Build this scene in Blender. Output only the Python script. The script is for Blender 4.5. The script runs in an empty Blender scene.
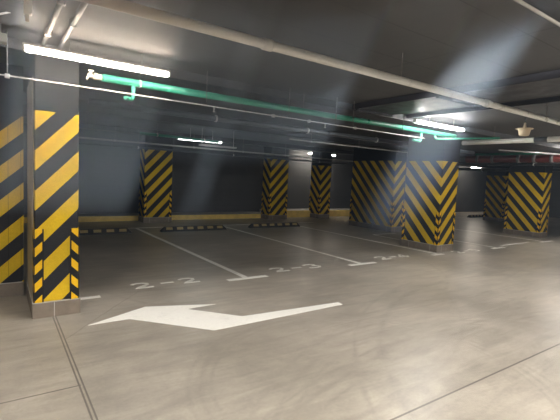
import bpy, bmesh, math, random
from mathutils import Vector, Matrix
random.seed(7)
S = bpy.context.scene
COL = S.collection

# ------------------------------------------------------------------ helpers
def nt(m):
    m.use_nodes = True
    t = m.node_tree
    return t, t.nodes['Principled BSDF']

class G:
    """small shader-graph writer"""
    def __init__(s, m): s.t, s.b = nt(m); s.l = s.t.links
    def _in(s, n, i, v):
        if v is None: return
        if isinstance(v, bpy.types.NodeSocket): s.l.new(v, n.inputs[i])
        else: n.inputs[i].default_value = v
    def math(s, op, a, b=None, c=None, clamp=False):
        n = s.t.nodes.new('ShaderNodeMath'); n.operation = op; n.use_clamp = clamp
        s._in(n, 0, a); s._in(n, 1, b); s._in(n, 2, c); return n.outputs[0]
    def coord(s, kind='Object'):
        return s.t.nodes.new('ShaderNodeTexCoord').outputs[kind]
    def xyz(s, v):
        n = s.t.nodes.new('ShaderNodeSeparateXYZ'); s.l.new(v, n.inputs[0]); return n.outputs
    def noise(s, v, scale, detail=4, rough=.55, dist=0):
        n = s.t.nodes.new('ShaderNodeTexNoise'); s.l.new(v, n.inputs['Vector'])
        n.inputs['Scale'].default_value = scale; n.inputs['Detail'].default_value = detail
        n.inputs['Roughness'].default_value = rough; n.inputs['Distortion'].default_value = dist
        return n.outputs['Fac']
    def mapping(s, v, scale=(1,1,1), rot=(0,0,0)):
        n = s.t.nodes.new('ShaderNodeMapping'); s.l.new(v, n.inputs[0])
        n.inputs['Scale'].default_value = scale; n.inputs['Rotation'].default_value = rot
        return n.outputs[0]
    def remap(s, v, a, b, c, d):
        n = s.t.nodes.new('ShaderNodeMapRange'); s.l.new(v, n.inputs[0])
        for i, q in enumerate((a, b, c, d)): n.inputs[i+1].default_value = q
        return n.outputs[0]
    def mix(s, f, a, b):
        n = s.t.nodes.new('ShaderNodeMix'); n.data_type = 'RGBA'
        s._in(n, 0, f)
        for i, q in ((6, a), (7, b)):
            if isinstance(q, bpy.types.NodeSocket): s.l.new(q, n.inputs[i])
            else: n.inputs[i].default_value = (*q, 1)
        return n.outputs[2]
    def mul(s, col, f):
        n = s.t.nodes.new('ShaderNodeMix'); n.data_type = 'RGBA'; n.blend_type = 'MULTIPLY'
        n.inputs[0].default_value = 1; s.l.new(col, n.inputs[6])
        c = s.t.nodes.new('ShaderNodeCombineColor')
        for i in range(3): s.l.new(f, c.inputs[i])
        s.l.new(c.outputs[0], n.inputs[7]); return n.outputs[2]
    def color(s, c): s.l.new(c, s.b.inputs['Base Color'])
    def rough(s, r): s._in(s.b, 'Roughness', r)
    def bump(s, h, strength=.3, dist=.01):
        n = s.t.nodes.new('ShaderNodeBump'); n.inputs['Strength'].default_value = strength
        n.inputs['Distance'].default_value = dist
        s.l.new(h, n.inputs['Height']); s.l.new(n.outputs[0], s.b.inputs['Normal'])

def plain(name, col, rough=.5, metal=0., var=.12, scale=6.):
    m = bpy.data.materials.new(name); g = G(m)
    n = g.noise(g.coord(), scale, 3)
    f = g.remap(n, .3, .7, 1-var, 1+var)
    c = g.mix(1.0, col, col); g.color(g.mul(c, f))
    g.rough(g.remap(n, .3, .7, max(.05, rough-.08), rough+.08))
    g.b.inputs['Metallic'].default_value = metal
    return m

def box(bm, x0, x1, y0, y1, z0, z1, bev=0.):
    v = [bm.verts.new((x, y, z)) for z in (z0, z1) for y in (y0, y1) for x in (x0, x1)]
    fs = [bm.faces.new([v[i] for i in q]) for q in ((0,2,3,1),(4,5,7,6),(0,1,5,4),(2,6,7,3),(0,4,6,2),(1,3,7,5))]
    if bev > 0:
        es = {e for f in fs for e in f.edges}
        bmesh.ops.bevel(bm, geom=list(es), offset=bev, segments=2, affect='EDGES', profile=.5)
    return bm

def tube(bm, pts, r, seg=14, caps=True):
    pts = [Vector(p) for p in pts]; rings = []
    d0 = (pts[1]-pts[0]).normalized()
    up = Vector((0,0,1)) if abs(d0.z) < .9 else Vector((1,0,0))
    n = d0.cross(up).normalized()
    for i, p in enumerate(pts):
        if i == 0: d = d0
        elif i == len(pts)-1: d = (pts[i]-pts[i-1]).normalized()
        else: d = ((pts[i+1]-pts[i]).normalized()+(pts[i]-pts[i-1]).normalized()).normalized()
        n = (n - d*n.dot(d)).normalized(); b = d.cross(n)
        rr = r[i] if isinstance(r, (list, tuple)) else r
        rings.append([bm.verts.new(p+(n*math.cos(a)+b*math.sin(a))*rr) for a in [2*math.pi*k/seg for k in range(seg)]])
    for a, b in zip(rings, rings[1:]):
        for k in range(seg):
            f = bm.faces.new((a[k], a[(k+1)%seg], b[(k+1)%seg], b[k])); f.smooth = True
    if caps:
        bm.faces.new(list(reversed(rings[0]))); bm.faces.new(rings[-1])
    return bm

def bend(a, c, b, r, n=6):
    """rounded corner a -> c -> b"""
    a, c, b = Vector(a), Vector(c), Vector(b)
    p = c+(a-c).normalized()*r; q = c+(b-c).normalized()*r
    return [((1-t)**2*p+2*t*(1-t)*c+t*t*q) for t in [k/n for k in range(n+1)]]

def lathe(bm, prof, seg=28, cx=0, cy=0):
    rings = [[bm.verts.new((cx+r*math.cos(2*math.pi*k/seg), cy+r*math.sin(2*math.pi*k/seg), z)) for k in range(seg)] for r, z in prof]
    for a, b in zip(rings, rings[1:]):
        for k in range(seg):
            f = bm.faces.new((a[k], a[(k+1)%seg], b[(k+1)%seg], b[k])); f.smooth = True
    bm.faces.new(list(reversed(rings[0]))); bm.faces.new(rings[-1])
    return bm

def poly(bm, pts, z0, z1):
    """thin prism from a floor outline"""
    a = [bm.verts.new((x, y, z1)) for x, y in pts]; b = [bm.verts.new((x, y, z0)) for x, y in pts]
    bm.faces.new(a); bm.faces.new(list(reversed(b)))
    for i in range(len(pts)):
        j = (i+1) % len(pts); bm.faces.new((a[i], b[i], b[j], a[j]))
    return bm

def stroke(bm, pts, w, z0, z1):
    """painted stroke: a ribbon with mitred corners"""
    P = [Vector((x, y)) for x, y in pts]; L, Rr = [], []
    for i, p in enumerate(P):
        d = (P[min(i+1, len(P)-1)]-P[max(i-1, 0)]).normalized(); n = Vector((-d.y, d.x))
        L.append(p+n*w/2); Rr.append(p-n*w/2)
    return poly(bm, [tuple(q) for q in L]+[tuple(q) for q in reversed(Rr)], z0, z1)

def obj(name, bm, mat, parent=None, loc=(0,0,0), label=None):
    bmesh.ops.recalc_face_normals(bm, faces=bm.faces[:])
    me = bpy.data.meshes.new(name); bm.to_mesh(me); bm.free()
    me.materials.append(mat)
    o = bpy.data.objects.new(name, me); COL.objects.link(o); o.location = loc
    if parent: o.parent = parent
    if label: o['label'] = label
    return o

def thing(name, label, cat, loc=(0,0,0), group=None):
    o = bpy.data.objects.new(name, None); COL.objects.link(o); o.location = loc
    o.empty_display_size = .2
    o['label'] = label; o['category'] = cat
    if group: o['group'] = group
    return o

def struct(name, bm, mat, label=None, cat=None, loc=(0,0,0)):
    o = obj(name, bm, mat, None, loc); o['kind'] = 'structure'
    if label: o['label'] = label
    if cat: o['category'] = cat
    return o

def dup(root, loc, label, group=None):
    r = root.copy(); COL.objects.link(r); r.location = loc; r['label'] = label
    if group: r['group'] = group
    for ch in list(root.children):
        c = ch.copy(); COL.objects.link(c); c.parent = r
        for gch in ch.children:
            d = gch.copy(); COL.objects.link(d); d.parent = c
    return r

NB = bmesh.new

# ------------------------------------------------------------------ materials
CEIL = 2.75
BEAM = 2.65
YEL = (.70, .46, .012); BLK = (.020, .020, .022)

def stripe_mat(name, slope, period, phase, top, yel=YEL, blk=BLK, plain_col=(.010,.0105,.012), blocks=True):
    m = bpy.data.materials.new(name); g = G(m)
    co = g.coord(); x, y, z = g.xyz(co)
    d = g.math('ADD', g.math('ABSOLUTE', x), g.math('ABSOLUTE', y)) if slope > 0 else x
    s = g.math('SUBTRACT', z, g.math('MULTIPLY', d, abs(slope)))
    fr = g.math('FRACT', g.math('DIVIDE', g.math('SUBTRACT', s, phase), period))
    isy = g.math('LESS_THAN', fr, .5)
    if not blocks:      # black rim round the yellow panels
        isy = g.math('MULTIPLY', isy, g.math('MULTIPLY', g.math('GREATER_THAN', d, .014), g.math('LESS_THAN', d, .078)))
    n1 = g.noise(co, 3.5, 5, .65); n2 = g.noise(co, 38, 3, .6)
    wear = g.math('MULTIPLY', g.remap(n1, .3, .75, 1.06, .82), g.remap(n2, .3, .7, 1.04, .94))
    c = g.mul(g.mix(isy, blk, yel), wear)
    if top:
        c = g.mix(g.math('GREATER_THAN', z, top), c, plain_col)
    g.color(c); g.rough(g.remap(n2, .3, .7, .5, .66)); g.b.inputs['Specular IOR Level'].default_value = .2
    if blocks:
        # painted blockwork: courses of 0.2 m
        fz = g.math('FRACT', g.math('DIVIDE', z, .1))
        gz = g.math('LESS_THAN', fz, .07)
        h = g.math('SUBTRACT', g.math('MULTIPLY', n2, .35), g.math('MULTIPLY', gz, .5))
        if slope < 0:   # upright board joints
            bj = g.math('LESS_THAN', g.math('FRACT', g.math('DIVIDE', g.math('ADD', x, .03), .125)), .05)
            c2 = g.mul(c, g.math('SUBTRACT', 1., g.math('MULTIPLY', bj, .4))); g.color(c2)
        g.bump(h, .35, .006)
    return m

M = {}
M['stripe'] = stripe_mat('pillar_stripes', 1.07, .4, .3, 2.1)
M['stripe_tall'] = stripe_mat('pillar_stripes_tall', 1.07, .4, .3, 2.24)
M['stripe_wall'] = stripe_mat('wall_stripes', -.92, .39, .38, 2.12, plain_col=(.03,.03,.034))
M['guard'] = stripe_mat('guard_stripes', 1.0, .183, .075, 0, yel=(.84,.49,.008), blk=(.012,.012,.012), blocks=False)

def tile_mat():
    m = bpy.data.materials.new('skirting_tile'); g = G(m); co = g.coord()
    x, y, z = g.xyz(co)
    gx = g.math('LESS_THAN', g.math('FRACT', g.math('DIVIDE', g.math('ADD', g.math('ADD', x, y), .45), .6)), .012)
    gt = g.math('GREATER_THAN', z, .157)
    n = g.noise(co, 9, 4)
    tile = g.mul(g.mix(1., (.185,.15,.115), (.185,.15,.115)), g.remap(n, .3, .7, .85, 1.15))
    g.color(g.mix(g.math('MAXIMUM', gx, gt), tile, (.42,.40,.36))); g.rough(.45)
    return m
M['tile'] = tile_mat()

def wall_mat(name, col, courses=.2):
    m = bpy.data.materials.new(name); g = G(m); co = g.coord()
    x, y, z = g.xyz(co)
    n1 = g.noise(co, .9, 5, .6); n2 = g.noise(co, 25, 3)
    fz = g.math('LESS_THAN', g.math('FRACT', g.math('DIVIDE', z, courses)), .06)
    row = g.math('FLOOR', g.math('DIVIDE', z, courses))
    off = g.math('MULTIPLY', g.math('FRACT', g.math('MULTIPLY', row, .5)), .4)
    fx = g.math('LESS_THAN', g.math('FRACT', g.math('DIVIDE', g.math('ADD', g.math('ADD', x, y), off), .4)), .03)
    j = g.math('MAXIMUM', fz, fx)
    c = g.mul(g.mix(1., col, col), g.remap(n1, .3, .7, .8, 1.2))
    g.color(g.mul(c, g.math('SUBTRACT', 1., g.math('MULTIPLY', j, .22))))
    g.rough(.6)
    g.bump(g.math('SUBTRACT', g.math('MULTIPLY', n2, .3), g.math('MULTIPLY', j, .8)), .4, .006)
    return m
M['wall'] = wall_mat('painted_block_dark', (.046,.048,.053))
M['pale_wall'] = wall_mat('painted_block_grey', (.20,.20,.20))

def floor_mat():
    m = bpy.data.materials.new('polished_concrete'); g = G(m); co = g.coord()
    x, y, z = g.xyz(co)
    n1 = g.noise(co, .55, 6, .62, .4); n2 = g.noise(co, 2.6, 9, .66, .15); n3 = g.noise(co, 40, 3, .6)
    st = g.noise(g.mapping(co, (.9, 5.0, 1), (0,0,.25)), 1.4, 5, .65, .8)
    base = g.mix(g.remap(n1, .34, .66, 0, 1), (.275,.243,.20), (.405,.362,.30))
    v = g.math('MULTIPLY', g.remap(n2, .25, .75, .82, 1.15), g.remap(n3, .25, .75, .91, 1.08))
    v = g.math('MULTIPLY', v, g.remap(st, .25, .75, .80, 1.17))
    base = g.mul(base, v)
    # trowel swirls and tyre arcs: rings with broken edges
    def ring(cx, cy, r, w, a, soft=.5):
        d = g.math('SQRT', g.math('ADD', g.math('POWER', g.math('SUBTRACT', x, cx), 2), g.math('POWER', g.math('SUBTRACT', y, cy), 2)))
        e = g.math('ABSOLUTE', g.math('SUBTRACT', d, r))
        return g.math('MULTIPLY', g.math('SUBTRACT', 1., g.math('DIVIDE', e, w), clamp=True), a)
    marks = None
    for (cx, cy, r, w, a) in ((3.3,.2,2.6,.05,.18),(3.3,.2,2.48,.03,.15),(3.3,.2,2.75,.035,.14),(2.48,2.13,1.36,.035,.16),(2.48,2.13,1.28,.025,.13),(2.48,2.13,1.45,.03,.13),(4.0,-4.5,6.96,.04,.2),(4.0,-4.5,7.08,.03,.2),(4.0,-4.5,6.84,.03,.16),
                              (6.2,-.8,4.6,.07,.25),(6.2,-.8,4.85,.04,.2),(4.2,6.4,3.2,.05,.16),(2.0,6.1,4.3,.05,.13)):
        q = ring(cx, cy, r, w, a); marks = q if marks is None else g.math('MAXIMUM', marks, q)
    marks = g.math('MULTIPLY', marks, g.remap(n2, .42, .62, 0, 1))
    # saw-cut joints
    def line(c, at, w): return g.math('LESS_THAN', g.math('ABSOLUTE', g.math('SUBTRACT', c, at)), w)
    jx = g.math('MULTIPLY', g.math('MAXIMUM', line(x, .487, .006), line(x, .513, .006)), g.math('LESS_THAN', y, 4.72))
    j2 = g.math('MULTIPLY', line(y, 3.10, .007), g.math('LESS_THAN', x, .5))
    j3 = g.math('MULTIPLY', line(y, 1.65, .008), g.math('GREATER_THAN', x, .5))
    j4 = g.math('MULTIPLY', line(g.math('ADD', y, g.math('MULTIPLY', x, .0)), 3.12, .004), g.math('GREATER_THAN', x, 2.9))
    cr = g.math('ABSOLUTE', g.math('SUBTRACT', g.math('SUBTRACT', y, 3.35), g.math('ADD', g.math('MULTIPLY', x, 1.22), g.math('MULTIPLY', n2, .12))))
    cr = g.math('MULTIPLY', g.math('LESS_THAN', cr, .011), g.math('MULTIPLY', g.math('LESS_THAN', x, 1.6), g.math('GREATER_THAN', x, .5)))
    jj = g.math('MAXIMUM', g.math('MAXIMUM', jx, j2), g.math('MAXIMUM', j3, g.math('MULTIPLY', g.math('MAXIMUM', j4, cr), .4)))
    base = g.mul(base, g.math('SUBTRACT', 1., marks))
    base = g.mix(g.math('MULTIPLY', jj, .75), base, (.07,.06,.05))
    g.color(base)
    g.rough(g.math('ADD', g.remap(n2, .3, .7, .27, .36), g.math('MULTIPLY', n3, .04)))
    g.b.inputs['Specular IOR Level'].default_value = .42
    g.bump(g.math('ADD', g.math('MULTIPLY', n2, .5), g.math('MULTIPLY', n3, .3)), .12, .004)
    return m
M['floor'] = floor_mat()

def ceil_mat():
    m = bpy.data.materials.new('painted_slab'); g = G(m); co = g.coord()
    x, y, z = g.xyz(co)
    n1 = g.noise(co, .7, 5, .6); n2 = g.noise(co, 14, 4)
    def line(c, at, w): return g.math('LESS_THAN', g.math('ABSOLUTE', g.math('SUBTRACT', c, at)), w)
    ly = g.math('LESS_THAN', g.math('FRACT', g.math('DIVIDE', g.math('SUBTRACT', y, 1.62), .55)), .016)
    lx = g.math('LESS_THAN', g.math('FRACT', g.math('DIVIDE', g.math('SUBTRACT', x, .9), 2.5)), .004)
    c = g.mul(g.mix(1., (.068,.069,.073), (.068,.069,.073)), g.math('MULTIPLY', g.remap(n1, .3, .7, .88, 1.12), g.remap(n2, .3, .7, .95, 1.05)))
    g.color(g.mul(c, g.math('SUBTRACT', 1., g.math('MULTIPLY', g.math('MAXIMUM', ly, lx), .6))))
    g.rough(.65); g.bump(n2, .15, .004)
    return m
M['ceiling'] = ceil_mat()
M['beam'] = plain('painted_beam', (.032,.033,.036), .6)
def paint_mat():
    m = bpy.data.materials.new('white_road_paint'); g = G(m); co = g.coord()
    n = g.noise(co, 5, 5, .65); n2 = g.noise(co, 45, 3)
    g.color(g.mul(g.mix(g.remap(n, .55, .8, 0, .45), (.86,.835,.77), (.60,.57,.51)), g.remap(n2, .3, .7, .94, 1.05)))
    g.rough(.5); return m
M['paint'] = paint_mat()
M['board'] = plain('grey_brown_board', (.34,.285,.20), .5, 0, .2, 3)
M['kerb'] = plain('yellow_kerb_paint', (.78,.58,.16), .5, 0, .15, 4)
M['kerb_top'] = plain('bare_concrete', (.26,.25,.235), .7, 0, .15, 4)
M['white_pipe'] = plain('white_pvc', (.74,.73,.69), .32, 0, .06)
M['green_pipe'] = plain('green_pipe_plastic', (.03,.27,.175), .35, 0, .08)
M['galv'] = plain('galvanised_steel', (.55,.55,.55), .38, .7, .1, 12)
M['thin_white'] = plain('white_painted_steel', (.72,.72,.72), .35, .1, .05)
M['brass'] = plain('pale_valve_metal', (.75,.70,.62), .35, .4, .08, 20)
M['red'] = plain('red_fire_pipe', (.17,.034,.03), .4, 0, .12)
M['iron'] = plain('grey_iron', (.17,.16,.155), .45, .2, .12)
M['dark_pipe'] = plain('dark_pipe', (.06,.065,.075), .35, .2, .1)
M['tray'] = plain('dark_tray', (.045,.045,.055), .45, .3, .1)
M['cable'] = plain('black_cable', (.02,.02,.025), .5)
M['duct'] = plain('grey_duct', (.42,.42,.40), .35, .3, .05)
M['conduit'] = plain('grey_conduit', (.13,.13,.135), .5, .1, .08)
M['rubber'] = plain('black_rubber', (.018,.018,.018), .6, 0, .15, 20)
M['reflector'] = plain('yellow_panel', (.38,.29,.12), .45, 0, .1, 30)
M['lampbody'] = plain('lamp_housing', (.62,.62,.61), .4, .1, .04)
M['cream'] = plain('cream_plastic', (.70,.58,.42), .45, 0, .05)
M['boxgrey'] = plain('grey_box', (.50,.50,.48), .5, 0, .05)
def emit(name, col, st):
    m = bpy.data.materials.new(name); t, b = nt(m)
    b.inputs['Base Color'].default_value = (.9,.9,.9,1)
    b.inputs['Emission Color'].default_value = (*col, 1); b.inputs['Emission Strength'].default_value = st
    return m
LAMP = 38.
M['lamp'] = emit('lit_diffuser', (1., .97, .93), LAMP)
M['lamp_aisle'] = emit('lit_diffuser_aisle', (1., .96, .91), LAMP*4.2)
M['lamp_bay'] = emit('lit_diffuser_bay', (1., .9, .76), LAMP*.9)
M['lamp_far'] = emit('lit_diffuser_cool', (.90, 1., .98), LAMP*.15)

# ------------------------------------------------------------------ the setting
X0, X1, YN, YB = -4.5, 26., -7., 13.85
floor = struct('floor', box(NB(), X0, X1, YN, YB+.2, -.2, 0), M['floor'])
struct('ceiling', box(NB(), X0, X1, YN, YB+.2, CEIL, CEIL+.2), M['ceiling'])
struct('wall_back', box(NB(), X0, X1, YB, YB+.2, 0, CEIL), M['wall'])
struct('wall_right', box(NB(), X1, X1+.2, YN, YB, 0, CEIL), M['wall'])
struct('wall_side', box(NB(), X0-.2, X0, YN, YB, 0, CEIL), M['wall'])
struct('wall_front', box(NB(), X0, X1, YN-.2, YN, 0, CEIL), M['pale_wall'])
wl = struct('wall_left', box(NB(), X0-.28, 0, 0, .3, .165, CEIL), M['stripe_wall'], loc=(.28, 5.70, 0))
struct('baseboard_left', box(NB(), X0-.28, -.005, -.015, 0, 0, .165), M['tile'], loc=(.28, 5.70, 0))
# kerb along the back wall, yellow face
def kerb(name, x0, x1, h):
    o = struct(name, box(NB(), x0, x1, 12.95, 12.99, 0, h, .008), M['kerb'])
    struct({'trim_1':'trim_3','trim_2':'trim_4'}[name], box(NB(), x0, x1, 12.99, YB, 0, h-.006), M['kerb_top'])
kerb('trim_1', X0, 8.7, .16)
kerb('trim_2', 8.7, 18.3, .27)
# downstand beams along the pillar rows
struct('trim_5', box(NB(), X0, X1, 4.745, 5.5, BEAM, CEIL), M['beam'])
struct('trim_6', box(NB(), X0, X1, 12.0, 12.4, 2.62, CEIL), M['beam'])
struct('trim_7', box(NB(), X0, X1, 8.05, 8.4, 2.55, CEIL), M['beam'])

# ------------------------------------------------------------------ paint on the floor (parts of the floor)
PZ0, PZ1 = -.004, .003
def paint(name, bm, label): return obj(name, bm, M['paint'], floor, label=label)
arrow = [(.75,4.3),(1.41,4.62),(2.17,4.35),(1.8,4.33),(2.24,3.83),(3.58,3.73),(3.57,3.64),(1.79,3.6),(1.15,4.3)]
paint('direction_arrow', poly(NB(), arrow, PZ0, PZ1), 'white painted bent direction arrow')
def bay(x, y0, y1, bar=(-.33,.36), w=.085):
    bm = NB(); poly(bm, [(x-w/2,y0+.051),(x+w/2,y0+.051),(x+w/2,y1),(x-w/2,y1)], PZ0, PZ1)
    if bar: poly(bm, [(x+bar[0],y0-.05),(x+bar[1],y0-.05),(x+bar[1],y0+.05),(x+bar[0],y0+.05)], PZ0, PZ1)
    return paint('bay_line', bm, 'white painted T-ended bay line' if bar else 'white painted bay line')
bay(3.15, 5.29, 11.2); bay(5.68, 5.33, 11.2); bay(8.17, 5.37, 11.2, (-.25,.15)); bay(10.68, 5.34, 8.15, (-.3,.3))
bay(9.14, 6.75, 8.2, None, .07); bay(13.55, 5.41, 9.0, (-.3,.5))
paint('bay_line', poly(NB(), [(.79,5.2),(1.05,5.2),(1.05,5.29),(.79,5.29)], PZ0, PZ1), 'short white painted bay end bar')
paint('bay_line', poly(NB(), [(1.2,11.25),(9.4,11.25),(9.4,11.34),(1.2,11.34)], PZ0, PZ1), 'white painted line behind the bays')
paint('bay_line', poly(NB(), [(9.18,8.2),(10.19,8.2),(10.19,8.28),(9.18,8.28)], PZ0, PZ1), 'white painted cross line between pillars')
paint('bay_line', poly(NB(), [(11.2,5.5),(12.9,5.55),(12.9,5.62),(11.2,5.57)], PZ0, PZ1), 'worn white painted line')
DIG = {'2': [(0,.78),(.12,.93),(.35,1.0),(.65,.97),(.85,.82),(.82,.62),(.55,.4),(.2,.18),(.02,.05),(.4,.06),(1.0,.05)],
       '3': [(.02,.9),(.3,1.),(.65,.98),(.88,.82),(.8,.64),(.5,.54),(.82,.46),(.98,.28),(.85,.1),(.5,0),(.15,.04),(0,.14)],
       '4': [(.72,0),(.72,1.0),(.02,.3),(1.0,.3)],
       '5': [(.9,1.),(.2,1.),(.1,.58),(.5,.62),(.88,.5),(.95,.26),(.75,.06),(.4,0),(.05,.08)]}
def digits(a, b, x0, y0, w, pitch, h=.25):
    bm = NB()
    if True:
        for k, ch in enumerate((a, '-', b)):
            ox = x0+k*pitch
            if ch == '-': poly(bm, [(ox+.04,y0+h*.42),(ox+w*.92,y0+h*.42),(ox+w*.92,y0+h*.62),(ox+.04,y0+h*.62)], PZ0, PZ1)
            elif ch == '4':
                q = DIG['4']
                for s, e in ((0,1),(1,2),(2,3)):
                    stroke(bm, [(ox+q[s][0]*w, y0+q[s][1]*h), (ox+q[e][0]*w, y0+q[e][1]*h)], .045, PZ0, PZ1+.0004*s)
            else: stroke(bm, [(ox+u*w, y0+v*h) for u, v in DIG[ch]], .05, PZ0, PZ1)
    return paint('bay_number', bm, 'white painted bay number %s-%s' % (a, b))
digits('2','2', 1.52, 5.40, .24, .335)
digits('2','3', 3.80, 5.44, .27, .36)
digits('2','4', 6.40, 5.46, .27, .31)
digits('2','5', 8.80, 5.28, .25, .35, .22)

# ------------------------------------------------------------------ pillars
def pillar(label, x, y, w, d, guards='abcd', top=None, mat='stripe'):
    p = thing('pillar', label, 'pillar', (x, y, 0), 'striped pillars of the garage')
    H = top or CEIL
    obj('shaft', box(NB(), 0, w, 0, d, .162, H, .012), M[mat], p)
    e = .022 if top else .014
    obj('skirting', box(NB(), -e, w+e, -e, d+e, 0, .162, .004), M['tile'], p, label='grey tiled skirting')
    g, t, z0, z1 = (.092 if top else .085), (.012 if top else .010), .164, .92
    for (cx, cy, sx, sy, key) in ((0,0,1,1,'a'),(w,0,-1,1,'b'),(0,d,1,-1,'c'),(w,d,-1,-1,'d')):
        if key not in guards: continue
        pts = [(0,0),(g,0),(g,t),(t,t),(t,g),(0,g)]      # local origin at the outer corner
        bm = poly(NB(), [(sx*a, sy*b) for a, b in pts], z0, z1)
        es = [ed for ed in bm.edges if abs(ed.verts[0].co.z-ed.verts[1].co.z) > .1 and abs(ed.verts[0].co.x) < 1e-5 and abs(ed.verts[0].co.y) < 1e-5]
        bmesh.ops.bevel(bm, geom=es, offset=.008, segments=2, affect='EDGES')
        obj('corner_guard', bm, M['guard'], p, (cx-sx*t, cy-sy*t, 0), 'rubber corner guard striped yellow and black')
    return p
pillar('nearest yellow and black striped pillar, beside the striped wall at left', .325, 4.74, .40, .94, 'ab', BEAM)
NP = bpy.data.objects['pillar']
for k in range(4):
    obj('side_board', box(NB(), -.011, -.001, .115+.2*k, .305+.2*k, .165, 2.45, .004), M['board'], NP, label='plain grey-brown side board')
pillar('striped pillar at the back, beyond the nearest one, left of the middle wheel stop', 3.69, 12.42, .85, .5, mat='stripe_tall')
pillar('striped pillar at the back wall behind the right end of the wheel stop by bay 2-3', 8.20, 12.42, .80, .5, mat='stripe_tall')
pillar('narrow striped pillar at the back wall with even V stripes', 10.58, 12.42, .55, .62)
pillar('wide striped pillar half hidden behind the pillar at bay 2-5', 10.22, 8.47, .52, 1.85, mat='stripe_tall')
pillar('striped pillar beside the painted bay number 2-5, corner facing the aisle', 8.34, 5.56, .64, 1.0)
pillar('dim striped pillar far right, behind the rightmost pillar', 19.0, 9.42, .5, .9)
pillar('rightmost striped pillar, under the red pipe', 14.4, 5.95, .55, 1.12)

# ------------------------------------------------------------------ wheel stops
def wheel_stop(label, x, y, first=None):
    if first: return dup(first, (x, y, 0), label, 'rubber wheel stops on the bays')
    p = thing('wheel_stop', label, 'wheel stop', (x, y, 0), 'rubber wheel stops on the bays')
    L, hx, D, h, tp = 1.9, .10, .16, .13, .05
    bm = NB()
    def loop(z, ix, iy): return [bm.verts.new(q) for q in ((ix,-D/2+iy,z),(L-ix,-D/2+iy,z),(L-ix,D/2-iy,z),(ix,D/2-iy,z))]
    a, b, c = loop(0,0,0), loop(.035,.02,.004), loop(h,hx,tp)
    for u, v in ((a,b),(b,c)):
        for k in range(4): bm.faces.new((u[k],u[(k+1)%4],v[(k+1)%4],v[k]))
    bm.faces.new(list(reversed(a))); bm.faces.new(c)
    bmesh.ops.bevel(bm, geom=[e for e in bm.edges], offset=.006, segments=2, affect='EDGES')
    obj('body', bm, M['rubber'], p)
    for k in range(6):
        cx = L*(k+.5)/6*.92+L*.04
        q = NB(); w2 = .085
        for sy in (-1,):
            v = []
            for (yy, zz) in ((-D/2+.012, .052),(-D/2+tp-.008, .116)):
                nn = Vector((0,-.88,.47))*.004
                v.append(((cx-w2, yy+nn.y, zz+nn.z),(cx+w2, yy+nn.y, zz+nn.z)))
            f = [q.verts.new(v[0][0]),q.verts.new(v[0][1]),q.verts.new(v[1][1]),q.verts.new(v[1][0])]
            g2 = [q.verts.new((z.co.x, z.co.y+.012, z.co.z-.004)) for z in f]
            q.faces.new(f); q.faces.new(list(reversed(g2)))
            for i in range(4): q.faces.new((f[i], g2[i], g2[(i+1)%4], f[(i+1)%4]))
        obj('reflector', q, M['reflector'], p, label='dull yellow reflector panel')
    return p
ws = wheel_stop('black rubber wheel stop partly hidden behind the nearest pillar', .9, 10.42)
wheel_stop('black rubber wheel stop whole in view, in the middle of the three across the bays', 3.53, 10.42, ws)
wheel_stop('black rubber wheel stop in front of the back pillars, at bay 2-3', 6.25, 10.52, ws)
wheel_stop('distant dark wheel stop at far right beside the dim pillar', 19.4, 11.3, ws)

# ------------------------------------------------------------------ lamps
def lamp(label, x, y, z, L, mat, group, first=None, rods=True):
    p = thing('batten_lamp', label, 'lamp', (x, y, z), group)
    obj('housing', box(NB(), 0, L, -.03, .03, .042, .066, .006), M['lampbody'], p, label='grey lamp housing')
    bm = box(NB(), .02, L-.02, -.038, .038, 0, .040, .015)
    obj('diffuser', bm, mat, p, label='glowing white diffuser')
    for a, b in ((0,.019),(L-.019,L)):
        obj('end_cap', box(NB(), a, b, -.040, .040, -.002, .0415, .006), M['lampbody'], p)
    if rods:
        for a in (.28*L, .78*L):
            obj('suspension_rod', tube(NB(), [(a,0,.066),(a,0,CEIL-z)], .006, 8), M['galv'], p)
    return p
GL = 'lit batten lamps under the ceiling'
lamp('long lit batten lamp at upper left, above the green pipe end', .21, 4.40, 2.57, 1.34, M['lamp'], GL)
lamp('lit batten lamp right of centre above the green elbow pipes', 5.80, 4.46, 2.575, 1.44, M['lamp'], GL)
lamp('small distant lit batten lamp deep over the bays, centre left', 3.95, 10.5, 2.43, 1.3, M['lamp_far'], GL)
lamp('distant lamp near the back wall, its ends showing past the narrow pillar', 10.55, 13.25, 2.58, 1.5, M['lamp_bay'], GL)
lamp('batten lamp just beyond the right photo edge in line with the nearer two', 12.1, 4.46, 2.575, 1.48, M['lamp'], GL)
lamp('distant lamp deep at right beyond the dim pillar', 22.0, 12.9, 2.60, 1.5, M['lamp_bay'], GL)
# aisle lamps above and behind the camera: the same fitting, out of the frame
for k, (x, y) in enumerate(((-2.4,.3),(1.9,.3),(6.4,.3),(11.,.3),(1.9,-3.6),(7.,-3.6),(15.,.3))):
    lamp('batten lamp over the drive aisle outside the photo on the camera side', x, y, CEIL-.066, 1.48, M['lamp_aisle'], 'aisle lamps on the camera side', rods=False)

# ------------------------------------------------------------------ pipes under the ceiling
def hang(p, name, x, y, z, r, mat='iron', top=None):
    """clamp ring and threaded rod that carry a pipe (coords local to p)"""
    top = CEIL-p.location.z if top is None else top
    bm = NB(); tube(bm, [(x,y,z+r),(x,y,top)], .005, 8)
    obj('hanger_rod', bm, M[mat], p)
def ring(p, axis, x, y, z, r, w, mat, name='clamp'):
    d = {'x':(w/2,0,0),'y':(0,w/2,0)}[axis]
    obj(name, tube(NB(), [(x-d[0],y-d[1],z),(x+d[0],y+d[1],z)], r, 18), M[mat], p)

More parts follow.
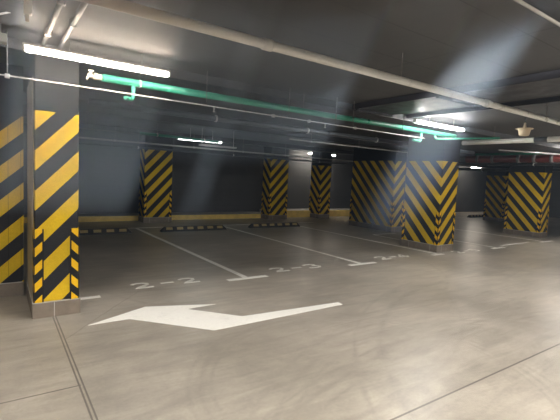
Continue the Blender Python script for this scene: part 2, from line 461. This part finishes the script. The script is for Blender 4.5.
# long pale drain pipe
t = thing('drain_pipe', 'long pale drain pipe slanting across the whole ceiling', 'pipe', (0,2.57,2.5))
obj('pipe_run', tube(NB(), [(-3.,0,0),(12.6,0,0)], .034, 20), M['white_pipe'], t)
for x in (1.62, 4.6, 7.6, 10.5): ring(t, 'x', x, 0, 0, .042, .07, 'white_pipe', 'coupling')
for x in (-.6, 3.1, 6.1, 9.0): hang(t, 'r', x, 0, 0, .036)

# green pipe beside the lamps
t = thing('green_pipe', 'green plastic pipe running along under the two nearer lamps', 'pipe', (0,4.68,2.505))
obj('pipe_run', tube(NB(), [(.93,0,0),(7.34,0,0)], .040, 18), M['green_pipe'], t)
obj('branch', tube(NB(), [(1.25,0,-.03)]+bend((1.25,0,-.03),(1.25,0,-.19),(1.14,-.1,-.19),.07)+[(1.14,-.1,-.19)], .022, 14), M['green_pipe'], t, label='green elbow branch')
obj('branch', tube(NB(), [(6.29,0,-.03)]+bend((6.29,0,-.03),(6.29,0,-.19),(6.02,-.04,-.19),.06)+[(6.02,-.04,-.19)], .022, 14), M['green_pipe'], t, label='green elbow branch')
obj('branch', tube(NB(), [(6.69,0,-.03)]+bend((6.69,0,-.03),(6.69,-.02,-.115),(7.11,-.99,-.105),.05)+[(7.11,-.99,-.105)], .018, 14), M['green_pipe'], t, label='green elbow branch')
ring(t, 'x', 1.32, 0, 0, .043, .02, 'thin_white'); hang(t, 'r', 1.32, 0, 0, .04)
hang(t, 'r', 3.6, 0, 0, .034); hang(t, 'r', 6.9, 0, 0, .04)
bm = NB(); tube(bm, [(.85,0,0),(.932,0,0)], [.038,.030], 16); tube(bm, [(.79,0,0),(.855,0,0)], .026, 14)
tube(bm, [(.82,0,.02),(.82,0,.05)], .014, 10); tube(bm, [(.79,-.01,-.01),(.78,-.03,-.05)], .012, 8)
v = obj('valve', bm, M['brass'], t, label='pale metal end valve')
obj('lever', box(NB(), .795, .85, -.012, .012, .045, .058, .003), M['brass'], v)

# thin white sprinkler pipe with heads
t = thing('sprinkler_pipe', 'thin white sprinkler pipe crossing above the nearest pillar', 'pipe', (0,4.54,2.355))
obj('pipe_run', tube(NB(), [(-2.5,0,0),(6.2,0,0)], .0065, 12), M['thin_white'], t)
for x in (.10, 2.05, 3.25, 4.1, 4.45, 5.6): hang(t, 'r', x, 0, 0, .01, 'iron', CEIL-2.355)
for x in (.10, 3.0, 3.6, 4.5): obj('pipe_clip', box(NB(), x-.02, x+.02, -.016, .016, -.022, .016, .004), M['galv'], t)
for x in (2.15, 3.9): 
    bm = NB(); tube(bm, [(x,0,-.008),(x,0,-.05)], .007, 8); lathe(bm, [(.004,-.05),(.016,-.055),(.016,-.06),(.004,-.066)], 12, x, 0)
    obj('sprinkler_head', bm, M['galv'], t)

# two conduits on the slab at upper left
for lab, x, y0, y1, m in (('broad pale conduit on the ceiling at upper left, the left one of two', .39, 3.0, 4.70, 'conduit'),
                          ('pale conduit on the ceiling at upper left, the right one of two', .53, 2.6, 4.70, 'conduit')):
    y0, y1 = y0, y1
    t = thing('conduit', lab, 'conduit', (x, y0, 2.71), 'ceiling conduits at upper left')
    obj('pipe_run', tube(NB(), [(0,-.6,0),(0,y1-y0,0)], .02, 14), M[m], t)
    for k in (.35, 1.2): obj('saddle', box(NB(), -.028, .028, k-.012, k+.012, -.022, .04, .003), M['galv'], t)

# junction box and cable top left
t = thing('junction_box', 'small grey junction box hung at the left edge beside the lamp', 'box', (.02,4.40,2.60))
obj('casing', box(NB(), -.12, .075, -.05, .05, 0, .075, .006), M['boxgrey'], t)
obj('cover_screw', lathe(NB(), [(.008,-.012),(.010,-.004),(.010,0),(.006,0.002)], 12, .03, -.02), M['galv'], t)
obj('hanger_rod', tube(NB(), [(.03,0,.075),(.03,0,.15)], .006, 8), M['galv'], t)
t = thing('beam_clamp', 'pale metal clamp fixed to the ceiling at upper left', 'clamp', (.20,3.55,2.63))
obj('bracket', box(NB(), -.02, .03, -.03, .03, 0, .12, .005), M['brass'], t)
obj('bolt', tube(NB(), [(0,0,-.05),(0,0,.0)], .012, 10), M['brass'], t)
t = thing('cable', 'white cable looping at the top left corner', 'cable', (0,4.0,2.72))
obj('cable_loop', tube(NB(), [(-.25+.48*u, 0, -.09*math.sin(math.pi*(.5+u*.62))-.0+.06*u) for u in [k/14 for k in range(15)]], .008, 8), M['thin_white'], t)

# large round duct near the camera
t = thing('round_duct', 'large round dark duct with a pale edge cutting the top right corner', 'duct', (0,.918,2.55))
obj('duct_run', tube(NB(), [(-1.,0,0),(18.,0,0)], .150, 40), M['dark_pipe'], t)
for x in (1.0, 4.0, 7.0): obj('strap', tube(NB(), [(x,0,.15),(x,0,CEIL-2.553)], .012, 8), M['dark_pipe'], t)
obj('edge_strip', tube(NB(), [(-1.,.112,-.101),(18.,.112,-.101)], .017, 14), M['duct'], t, label='pale strip along the edge of the dark duct')  # thin pale tube that draws the duct's pale rim
for x in (1.2, 4.5, 7.8): ring(t, 'x', x, 0, 0, .154, .04, 'dark_pipe', 'joint_band')

# cable tray across the ceiling
t = thing('cable_tray', 'dark cable tray crossing the ceiling at right, above the long pale pipe', 'cable tray', (4.6,0,2.665))
obj('tray_pan', box(NB(), 0, .78, 1.2,4.72, 0, .006), M['tray'], t)
for x in (0, .765): obj('side_rail', box(NB(), x, x+.015, 1.2,4.72, .006, .08), M['tray'], t)
for k in range(5): obj('cable_run', tube(NB(), [(.1+.13*k, 1.3, .025),(.1+.14*k, 4.72, .025)], .018, 8), M['cable'], t)
for y in (1.6, 3.2, 4.6): obj('tray_bracket', box(NB(), -.03, .81, y-.02, y+.02, -.03, -.001), M['tray'], t)
t = thing('thin_tray', 'narrow dark trunking along the ceiling left of the cable tray', 'trunking', (5.9,0,2.683))
obj('trunking_run', box(NB(), 0, .12, 1.2,4.72, 0, .06, .004), M['tray'], t)
obj('lid', box(NB(), -.005, .125, 1.2,4.72, .06, .066), M['tray'], t)

# pendant at right
t = thing('pendant_shade', 'cream bowl-shaped pendant hanging alone at upper right', 'pendant', (7.32,3.4,2.44))
obj('shade', lathe(NB(), [(r*.86, z*.86) for r, z in [(.07,0),(.085,.008),(.092,.03),(.108,.11),(.115,.122),(.152,.130),(.155,.142),(.12,.147),(.03,.155),(.015,.16)]], 36), M['cream'], t)
obj('stem', tube(NB(), [(0,0,.136),(0,0,.18),(0,0,.22)], [.03,.02,.015], 14), M['cream'], t)
obj('rod', tube(NB(), [(0,0,.22),(0,0,CEIL-2.44)], .008, 8), M['dark_pipe'], t)

# grey pipe running into depth on the right
t = thing('grey_pipe', 'thick grey pipe running level under the cream pendant', 'pipe', (8.06,0,2.44))
obj('pipe_run', tube(NB(), [(0,2.75,.004),(0,4.95,.01)], .047, 20), M['white_pipe'], t)
obj('sleeve', tube(NB(), [(0,3.33,.006),(0,3.55,.007)], .050, 20), M['dark_pipe'], t, label='dark sleeve on the grey pipe')
for y in (2.9, 4.3): hang(t, 'r', 0, y, 0, .047)

# red fire main with couplings
t = thing('red_pipe', 'dark red fire main above the rightmost pillar', 'pipe', (13.2,0,2.46))
obj('pipe_run', tube(NB(), [(0,2.0,0),(0,7.9,0)], .115, 20), M['red'], t)
for y in (5.28, 5.75, 6.2, 7.0, 7.5): ring(t, 'y', 0, y, 0, .132, .09, 'iron', 'coupling')
for y in (5.55, 6.6): hang(t, 'r', 0, y, 0, .115)

# other service pipes in depth
def service(name, label, pts, r, mat, hangs=(), axis='x'):
    o = Vector(pts[0]); t = thing(name, label, 'pipe', o, 'service pipes under the ceiling')
    q = [Vector(p)-o for p in pts]
    obj('pipe_run', tube(NB(), q, r, 12), M[mat], t)
    for f in hangs:
        c = q[0].lerp(q[-1], f); hang(t, 'r', c.x, c.y, c.z, r, 'iron', CEIL-o.z)
        ring(t, axis, c.x, c.y, c.z, r*1.25, .03, 'galv')
    return t
service('service_pipe', 'green pipe just below the small distant lamp', [(2.9,10.2,2.47),(5.0,10.2,2.44)], .035, 'green_pipe', (.2,.8))
service('service_pipe', 'thin grey pipe high across the bays behind the distant lamp', [(1.5,11.4,2.32),(12.5,11.4,2.30)], .022, 'duct', (.1,.3,.45,.6,.8))
service('service_pipe', 'thin dark pipe across the bays over the back pillars', [(1.5,11.75,2.20),(13.5,11.75,2.2)], .028, 'dark_pipe', (.15,.4,.7))
service('service_pipe', 'dark pipe across the bays between the nearer green pipe and the distant lamp', [(1.2,7.0,2.58),(12.,7.0,2.58)], .05, 'dark_pipe', (.2,.4,.6))
service('service_pipe', 'thin pale pipe crossing over the wide striped pillar', [(5.5,7.6,2.43),(11.8,7.6,2.43)], .016, 'duct', (.1,.35,.6))
service('service_pipe', 'dark pipe running into depth behind the red main', [(15.3,2.5,2.22),(15.3,8.,2.22)], .05, 'dark_pipe', (.4,.8), 'y')
service('service_pipe', 'slim dark pipe lowest above the rightmost pillar', [(12.0,2.5,2.22),(12.0,8.,2.22)], .03, 'dark_pipe', (.5,), 'y')
service('service_pipe', 'green pipe above the red main at right', [(13.9,2.5,2.68),(13.9,8.,2.68)], .045, 'green_pipe', (.5,), 'y')
service('service_pipe', 'shiny slim pipe slanting above the red main', [(10.4,5.4,2.50),(13.0,5.0,2.56)], .02, 'galv', (.5,))
service('service_pipe', 'dark pipe low over the far right bays', [(16.,4.,2.25),(16.,11.,2.25)], .06, 'dark_pipe', (.3,.7), 'y')
t = thing('cable_basket', 'short pale cable tray hung under the small distant lamp', 'cable tray', (4.35,9.9,2.28))
obj('tray_pan', box(NB(), 0, 1.05, 0, .12, 0, .012), M['galv'], t)
obj('side_rail', box(NB(), 0, 1.05, -.006, 0, 0, .04), M['galv'], t); obj('side_rail', box(NB(), 0, 1.05, .12, .126, 0, .04), M['galv'], t)
for x in (.06, .98): obj('hanger_rod', tube(NB(), [(x,.06,.01),(x,.06,CEIL-2.28)], .005, 8), M['galv'], t)

# ------------------------------------------------------------------ camera
cd = bpy.data.cameras.new('camera'); cam = bpy.data.objects.new('camera', cd); COL.objects.link(cam)
R = Vector((0.8203851231136249, -0.5699370455259354, 0.04626028438099553))
U = Vector((0.0071373041757939, 0.0911014153259665, 0.9958160427582536))
F = Vector((0.5717668306774579, 0.8166224931158667, -0.0788060598829907))
cam.matrix_world = Matrix(((R.x, U.x, -F.x, 0), (R.y, U.y, -F.y, 0), (R.z, U.z, -F.z, 1.55), (0,0,0,1)))
cd.sensor_fit = 'HORIZONTAL'; cd.sensor_width = 36; cd.lens = 409.116*36/560; cd.clip_start = .05
S.camera = cam

HAZE0, FLARE = .002, 2.6  # even room haze, then strength of the imitated flare streaks
# ------------------------------------------------------------------ world and view
w = bpy.data.worlds.new('world'); S.world = w; w.use_nodes = True
w.node_tree.nodes['Background'].inputs[0].default_value = (.02,.022,.026,1)
w.node_tree.nodes['Background'].inputs[1].default_value = 1.
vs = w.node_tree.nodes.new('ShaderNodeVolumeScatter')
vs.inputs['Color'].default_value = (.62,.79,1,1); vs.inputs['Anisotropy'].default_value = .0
# lens-flare streaks imitated by denser haze: parallel slanting strips in one sheet
g = G.__new__(G); g.t = w.node_tree; g.l = g.t.links
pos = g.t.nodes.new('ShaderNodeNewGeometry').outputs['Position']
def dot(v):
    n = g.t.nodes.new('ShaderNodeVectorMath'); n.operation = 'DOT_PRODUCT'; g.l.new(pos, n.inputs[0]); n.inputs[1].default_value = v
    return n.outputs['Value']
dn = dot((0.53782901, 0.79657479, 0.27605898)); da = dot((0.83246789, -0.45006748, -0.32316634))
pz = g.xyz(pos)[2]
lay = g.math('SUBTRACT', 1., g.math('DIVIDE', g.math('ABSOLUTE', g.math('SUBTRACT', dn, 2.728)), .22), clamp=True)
flare_bands = None
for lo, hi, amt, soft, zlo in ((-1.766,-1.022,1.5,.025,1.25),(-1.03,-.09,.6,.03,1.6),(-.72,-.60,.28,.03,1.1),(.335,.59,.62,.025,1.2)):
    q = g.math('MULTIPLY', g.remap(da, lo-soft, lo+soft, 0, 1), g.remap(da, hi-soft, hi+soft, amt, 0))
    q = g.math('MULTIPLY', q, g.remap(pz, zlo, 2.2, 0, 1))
    flare_bands = q if flare_bands is None else g.math('ADD', flare_bands, q)
den = g.math('ADD', HAZE0, g.math('MULTIPLY', g.math('MULTIPLY', lay, flare_bands), FLARE))
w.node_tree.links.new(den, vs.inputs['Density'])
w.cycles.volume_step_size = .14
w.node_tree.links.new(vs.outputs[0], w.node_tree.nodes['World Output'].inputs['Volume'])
S.view_settings.view_transform = 'Standard'; S.view_settings.look = 'None'
S.view_settings.gamma = 1; S.view_settings.exposure = 1.45
